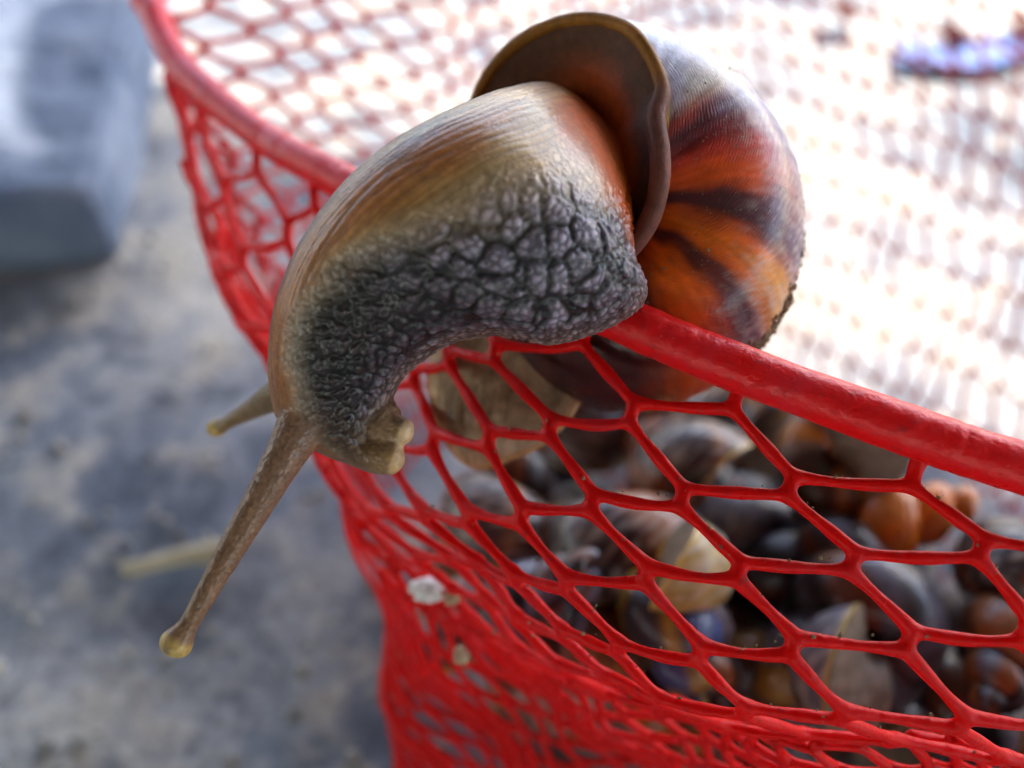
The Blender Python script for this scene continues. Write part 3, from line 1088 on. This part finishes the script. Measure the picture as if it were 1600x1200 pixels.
dsp += wts["foot"] * (0.05 * (fx - .5) + 0.02 * (fl - .5))

# eye spot at the tip of the near tentacle
eye = at(264, 1013, 11.84)
col = mix(col, np.broadcast_to(lin(60, 40, 14)[None], col.shape), sstep(.11, .04, np.linalg.norm(co - eye, axis=1)) * .9)

# normals by area weighting, then push the relief in
fnrm = np.cross(co[fv[:, 2]] - co[fv[:, 0]], co[fv[:, 3]] - co[fv[:, 1]])
vn_ = np.zeros((nv, 3))
for k in range(4):
    for c in range(3):
        vn_[:, c] += np.bincount(fv[:, k], fnrm[:, c], nv)
vn_ /= np.linalg.norm(vn_, axis=1)[:, None] + 1e-12
co2 = co + vn_ * dsp[:, None]
body_o = mesh_obj("body", co2, fv, SKIN, None, True, np.clip(col, 0, 1))
child(body_o, snail)

# ---- mantle: the fleshy collar that lines the opening of the shell
lip_ph = np.linspace(-180, 180, 200, endpoint=False)
lip_c = at(880, 220, 14.2)
m_out = [lip_c + (LIP[int(np.argmin(np.abs(lip_ph - a)))] - lip_c) * .965 + CAM_B * .07 for a in (14, -4, -22, -40, -56, -72, -92)]
m_out = catmull(np.array(m_out + [at(*q) for q in [(1024, 184, 12.75), (1030, 235, 12.6), (1030, 285, 12.55), (1016, 340, 12.7), (986, 386, 12.9), (945, 414, 13.3)]]), 260)
m_in = catmull(np.array([at(*q) for q in [(800, 215, 15.3), (815, 205, 15.3), (845, 195, 15.3), (875, 195, 15.2), (900, 205, 15.0), (915, 225, 14.8), (925, 245, 14.6),
                                          (930, 262, 14.5), (930, 280, 14.4), (926, 300, 14.3), (918, 325, 14.2), (900, 345, 14.2), (880, 370, 14.3)]]), 260)
nvv = 60
vv = np.linspace(0, 1, nvv)
rimp = np.interp(vv, [0, .03, .07, .12, .25, .5, .75, 1], [0.20, 0.08, 0.015, 0.0, 0.07, 0.30, 0.62, 1.0])
lat = np.interp(vv, [0, .03, .07, .12, .25, .5, .75, 1], [0.04, -0.01, 0.0, 0.05, 0.2, 0.5, 0.76, 1.0])
MV = m_out[:, None, :] * (1 - lat[None, :, None]) + m_in[:, None, :] * lat[None, :, None]
dm = (m_in - m_out) @ CAM_B
MV = MV - (dm[:, None] * (lat - rimp)[None, :])[:, :, None] * CAM_B
MV += CAM_B * (0.04 * (fbm(np.linspace(0, 14, 260)[:, None] + 0 * vv, vv[None, :] * 5 + np.zeros((260, 1)), 7) - .5))[:, :, None]
uu = np.broadcast_to(np.linspace(0, 1, 260)[:, None], (260, nvv)).ravel()
vf = np.broadcast_to(vv[None, :], (260, nvv)).ravel()
nz = fbm(uu * 18, vf * 5, 17, 3)
edgec = mix(lin(128, 80, 28)[None], lin(112, 70, 60)[None], sstep(.48, .56, uu))
mcol = mix(edgec, np.broadcast_to(lin(84, 48, 28)[None], (len(uu), 3)), sstep(.03, .16, vf + .10 * (nz - .5)))
mcol = mix(mcol, np.broadcast_to(lin(62, 32, 24)[None], mcol.shape), sstep(.55, .7, uu) * sstep(.1, .2, vf))
mcol = mix(mcol, np.broadcast_to(lin(190, 74, 14)[None], mcol.shape), sstep(.28, .62, vf + .1 * (nz - .5)) * sstep(.16, .40, uu))
bead = Tubes(20)
kk = np.linspace(0, 1, 260)
bead.add(m_out + CAM_B * .02, 0.085 + .05 * sstep(.45, .6, kk) + .03 * fbm(kk * 9, kk * 0, 3))
bc = np.repeat(mix(lin(132, 84, 30)[None], lin(104, 62, 52)[None], sstep(.45, .56, kk)) * (.75 + .5 * fbm(kk * 25, kk * 0, 6))[:, None], 20, axis=0)
nm = 260 * nvv
mantle = mesh_obj("mantle", np.vstack([MV.reshape(-1, 3), bead.V[0]]), np.vstack([grid_faces(260, nvv), bead.F[0] + nm]), MANTLE, None, True, np.clip(np.vstack([mcol, bc]), 0, 1))
child(mantle, snail)


# ---- dirt clinging to the shell
def crumb_mesh(pts, sizes, seed):
    r = np.random.default_rng(seed)
    base = np.array([(1, 0, 0), (-1, 0, 0), (0, 1, 0), (0, -1, 0), (0, 0, 1), (0, 0, -1)], float)
    fc_ = np.array([(0, 2, 4), (2, 1, 4), (1, 3, 4), (3, 0, 4), (2, 0, 5), (1, 2, 5), (3, 1, 5), (0, 3, 5)])
    V, F = [], []
    for k, (p_, s_) in enumerate(zip(pts, sizes)):
        b = base * (0.6 + 0.8 * r.random((6, 1))) * s_ * (0.5 + r.random(3))
        q, _ = np.linalg.qr(r.normal(size=(3, 3)))
        V.append(p_ + b @ q)
        F.append(fc_ + 6 * k)
    return np.vstack(V), np.vstack(F)


def shell_point(al, ph):
    w = SHELL_W ** ((al - 142) / 360)
    R = SHELL_R * w
    rad = 0.47 * R + 0.53 * R * np.cos(np.radians(ph))
    z = SHELL_H * (1 - w) + 0.60 * R * np.sin(np.radians(ph))
    return to_world(np.stack([rad * np.cos(np.radians(al)), rad * np.sin(np.radians(al)), z], -1))


r = np.random.default_rng(3)
n = 520
al = np.where(r.random(n) < .6, r.uniform(-55, -20, n), r.uniform(-20, 105, n))
ph = r.normal(-2, 7, n)
al2, ph2 = r.uniform(-80, 70, 240), r.uniform(-100, -8, 240)
pts = shell_point(np.concatenate([al, al2]), np.concatenate([ph, ph2]))
sz = np.concatenate([r.uniform(.012, .045, n) * np.where((al < -18) & (al > -50), 1.7, 1.0), r.uniform(.007, .026, 240)])
Vd, Fd = crumb_mesh(pts, sz, 5)
dirt = mesh_obj("dirt_crumbs", Vd, Fd, GRIT, None, False)
child(dirt, snail)
dirt["kind"] = "stuff"

# ------------------------------------------------------------------ the heap of snails inside the basket
PLUG = plain("snail_flesh", (0.10, 0.075, 0.05), (0.26, 0.21, 0.15), 300, 0.4, 0.6)
variants = []
pal = [((30, 12, 8), (150, 78, 22), (104, 96, 100)), ((20, 9, 8), (112, 50, 15), (84, 82, 94)), ((36, 17, 9), (172, 116, 40), (116, 110, 112)),
       ((17, 9, 9), (92, 44, 18), (104, 104, 122)), ((56, 28, 10), (186, 116, 28), (124, 104, 92)),
       ((205, 104, 6), (222, 124, 8), (206, 130, 60)), ((40, 34, 30), (178, 136, 34), (70, 84, 128))]
for k, (c0, c1, c2) in enumerate(pal):
    st_ = []
    rr = np.random.default_rng(40 + k)
    a = -420
    while a < 170:
        cc = (c0, c1, c2)[rr.choice(3, p=[.38, .34, .28])]
        oc = tuple(int(.75 * x + .25 * y) for x, y in zip(cc, c2))
        wdt = rr.uniform(10, 38)
        st_ += [(a, cc, oc), (a + wdt - 3, cc, oc)]
        a += wdt
    st_.append((170, c1, c2))
    V, F, C, rid = make_shell(1.68, 1.55, 4.6, 0.66, 190, 44, 3.4, 50 + k, st_)
    o = mesh_obj("shell", V, F, HEAP_SHELL, None, True, C, {"ridge": rid})
    lip = V[-44:]
    ctr = lip.mean(0)
    PV = np.vstack([lip * .96 + ctr * .04, lip * .55 + ctr * .45 + np.array([0, 0, -.05]), ctr[None] + np.array([[0, 0, -.1]])])
    PF = [tuple(f) for f in grid_faces(2, 44, True)] + [(44 + q, 44 + (q + 1) % 44, 88) for q in range(44)]
    po = mesh_obj("foot", PV, PF, PLUG)
    variants.append((o, po))

bfe, bfn = (base_front[:, 1] - base_front[:, 0]) * .7071, (base_front[:, 0] + base_front[:, 1]) * .7071
bfo = np.argsort(bfe)


def near_edge(e):
    return float(np.interp(e, bfe[bfo], bfn[bfo]))


r = np.random.default_rng(12)
used = [False] * 7
spots = []
for layer, (z, step) in enumerate([(2.6, 4.0), (5.4, 4.0), (8.0, 4.0)]):
    for x in np.arange(-6, 26, step):
        for y in np.arange(0, 30, step):
            X = x + r.uniform(-.6, .6) + layer * .9
            Y = y + r.uniform(-.6, .6) + layer * .7
            # the heap lies against the near side of the basket
            nn = (X + Y) * 0.7071
            ee = (Y - X) * 0.7071
            if nn > (21.0, 19.0, 17.0)[layer] - .25 * max(ee - 4, 0) or nn < near_edge(ee) + 2.3 or ee < -7 or ee > 12.5 - layer:
                continue
            spots.append((X, Y, z + r.uniform(-.3, .3)))


def place_snail(X, Y, Z, rot, scale, v, label, group=None):
    root = empty("small_snail")
    root.location = (X * S, Y * S, Z * S)
    root.rotation_euler = rot
    root.scale = (scale, ) * 3
    tag(root, label, "snail", group)
    for k, src in enumerate(variants[v]):
        c = src if not used[v] else src.copy()
        if used[v]:
            scene.collection.objects.link(c)
        c.parent = root
        # centre the shell on the snail's own origin
        c.location = (0, 0, -0.016)
    used[v] = True
    return root


for (X, Y, Z) in spots:
    place_snail(X, Y, Z, (r.uniform(0, 6.28), r.uniform(0, 6.28), r.uniform(0, 6.28)), r.uniform(1.05, 1.45), int(r.integers(0, 5)),
                "small brown striped snail in the blurred heap inside the red basket", "snails heaped inside the basket")

o = at(1392, 812, 21.5)
place_snail(o[0], o[1], o[2], (0.5, 1.2, 0.6), 1.0, 5, "small snail with a bright orange and whitish shell at the right edge of the heap", "snails heaped inside the basket")
o = at(1055, 965, 18.8)
place_snail(o[0], o[1], o[2], (2.4, 0.3, 0.6), 1.0, 6, "small snail with yellow and blue grey shell on top of the heap", "snails heaped inside the basket")

# ------------------------------------------------------------------ small things
def lump(name, P, size, mat, seed, squash=(1, 1, 1)):
    n, m = 14, 20
    th = np.linspace(0.02, math.pi - 0.02, n)[:, None]
    ph = np.linspace(0, 2 * math.pi, m, endpoint=False)[None, :]
    d = np.stack(np.broadcast_arrays(np.sin(th) * np.cos(ph), np.sin(th) * np.sin(ph), np.cos(th)), -1).reshape(-1, 3)
    rr = 0.45 + 1.1 * fbm(d[:, 0] * 3.4 + seed, d[:, 1] * 3.4 + d[:, 2] * 2.7, seed, 4)
    V = d * rr[:, None] * size * np.array(squash)
    F = [tuple(f) for f in grid_faces(n, m, True)] + [tuple(range(m))[::-1], tuple(range((n - 1) * m, n * m))]
    o = mesh_obj(name, V, F, mat, None, False)
    o.location = tuple(np.asarray(P) * S)
    return o


tag(lump("eggshell_crumb", at(668, 921, 16.6), 0.30, CRUMB_WHITE, 3, (1.1, .8, .8)), "white crumb stuck on the red net at its lower left fold", "crumb")
tag(lump("eggshell_crumb", at(706, 932, 16.2), 0.17, CRUMB_TAN, 5), "small grey crumb right beside the larger white crumb", "crumb")
tag(lump("soil_crumb", at(720, 1024, 16.4), 0.15, CRUMB_TAN, 8), "round tan crumb on the bright red folded net", "crumb")

# grit on the strands and the rim
pts, sz = [], []
r = np.random.default_rng(21)
fl_ = sorted(front)
for k in range(520):
    i, j = fl_[int(r.integers(0, len(fl_)))]
    f = r.random()
    q = np.array([i + f, j]) if r.random() < .5 else np.array([i, j + f])
    if q[0] > q[1] + 1: continue
    P = front_map(q)[0]
    pts.append(P + r.normal(0, .03, 3) + (CAM_B * .06 + CAM_U * .09))
    sz.append(r.uniform(.010, .036))
for k in range(160):
    P = RIM[int(r.integers(0, 330))]
    a = r.uniform(0, 6.28)
    pts.append(P + .36 * (CAM_U * math.cos(a) * .9 + CAM_B * math.sin(a) * .9))
    sz.append(r.uniform(.006, .020))
Vd, Fd = crumb_mesh(pts, sz, 9)
g = mesh_obj("grit_specks", Vd, Fd, GRIT, None, False)
child(g, basket)
g["kind"] = "stuff"


tw = Tubes(10)
tp = catmull(np.array([on_ground(195, 890, .3), on_ground(240, 880, .35), on_ground(290, 868, .4), on_ground(345, 858, .3)]), 20)
tw.add(tp, np.linspace(.22, .34, 20), cap=True)
tag(tw.build("straw_stalk", STRAW), "pale straw stalk lying on the grey ground behind the long tentacle", "stalk")


r = np.random.default_rng(77)
gp = []
while len(gp) < 700:
    P = on_ground(r.uniform(-200, 700), r.uniform(-60, 1300), 0)
    gp.append(P + np.array([0, 0, -.35 + .3 * r.random()]))
Vd, Fd = crumb_mesh(gp, .06 + .28 * r.random(700) ** 4, 15)
tag(mesh_obj("gravel", Vd, Fd, STONE, None, False), kind="stuff")

# rough block at the upper left
bx0, by0 = on_ground(190, 402, 0)[:2]
bv = []
n = 24
o = np.array([(bx0, by0), (bx0 - 34, by0 - 3), (bx0 - 36, by0 + 34), (bx0 - 6.5, by0 + 36)])
blk = slab("concrete_block", [np.array([a, b, -0.8]) for a, b in o], 4.3, BLOCK)
bm_ = blk.modifiers.new("b", 'BEVEL'); bm_.width = 0.010; bm_.segments = 2
sb_ = blk.modifiers.new("s", 'SUBSURF'); sb_.subdivision_type = 'SIMPLE'; sb_.levels = 5; sb_.render_levels = 5
tx_ = bpy.data.textures.new("block_relief", 'CLOUDS'); tx_.noise_scale = 0.035; tx_.noise_depth = 4
dp_ = blk.modifiers.new("d", 'DISPLACE'); dp_.texture = tx_; dp_.strength = 0.008; dp_.mid_level = 0.5
tag(blk, "low blue grey concrete block at the upper left, partly in the sun", "block")

# blue plastic sheet beyond the basket at the upper right
sx, sy = np.meshgrid(np.linspace(-1, 1, 30), np.linspace(-1, 1, 20), indexing="ij")
lc = on_ground(1560, 84, 0)
sh = np.stack([lc[0] + sx * 6.5 + .8 * np.sin(sy * 3), lc[1] + sy * 1.7 + sx * .8 + .5 * np.sin(sx * 4), 0.25 + .25 * fbm(sx * 3, sy * 3, 5) + 0 * sx], -1).reshape(-1, 3)
so = mesh_obj("blue_sheet", sh, grid_faces(30, 20), BLUE)
th = so.modifiers.new("t", 'SOLIDIFY'); th.thickness = 0.0008
tag(so, "piece of blue plastic sheet on the sunlit ground at the upper right", "plastic sheet")


def dry_leaf(P, length, rz, curl, label):
    u, v = np.meshgrid(np.linspace(0, 1, 18), np.linspace(-1, 1, 9), indexing="ij")
    w = np.sin(np.pi * u ** .8) * .30 * length
    V = np.stack([(u - .5) * length, v * w, curl * length * ((u - .5) ** 2 + .35 * v ** 2 * np.sin(np.pi * u)) + .25], -1).reshape(-1, 3)
    o = mesh_obj("dry_leaf", V, grid_faces(18, 9), LEAF)
    th = o.modifiers.new("t", 'SOLIDIFY'); th.thickness = 0.0004
    o.location = tuple(np.array([P[0], P[1], 0.1]) * S)
    o.rotation_euler = (0.15, 0.1, rz)
    tag(o, label, "leaf")


dry_leaf(on_ground(1315, 35), 4.2, 1.1, .5, "curled brown dry leaf on the bright ground behind the shell's right")
dry_leaf(on_ground(1480, 70), 3.6, 1.9, .6, "reddish brown dry leaf lying at the left end of the blue sheet")
dry_leaf(on_ground(1588, 60), 3.6, 1.5, .6, "dark brown dry leaf at the right end of the blue sheet")

# added slab out of view, its outline cut to shade the near ground
shade = [(60, -24), (25.4, 11.3), (7.8, 29), (-2, 36), (-10, 42), (-19, 50), (-29.3, 50.5), (-25.4, 38.6), (-21.3, 33.5), (-21.5, 30.8), (-27, 34.5),
         (-60, 50), (-500, 60), (-500, -600), (120, -600), (120, -84)]
shade_slab = slab("shade_slab", [shade_slab_point(a, b) for a, b in shade], 3, SHADE_SLABM)
tag(shade_slab, kind="structure")
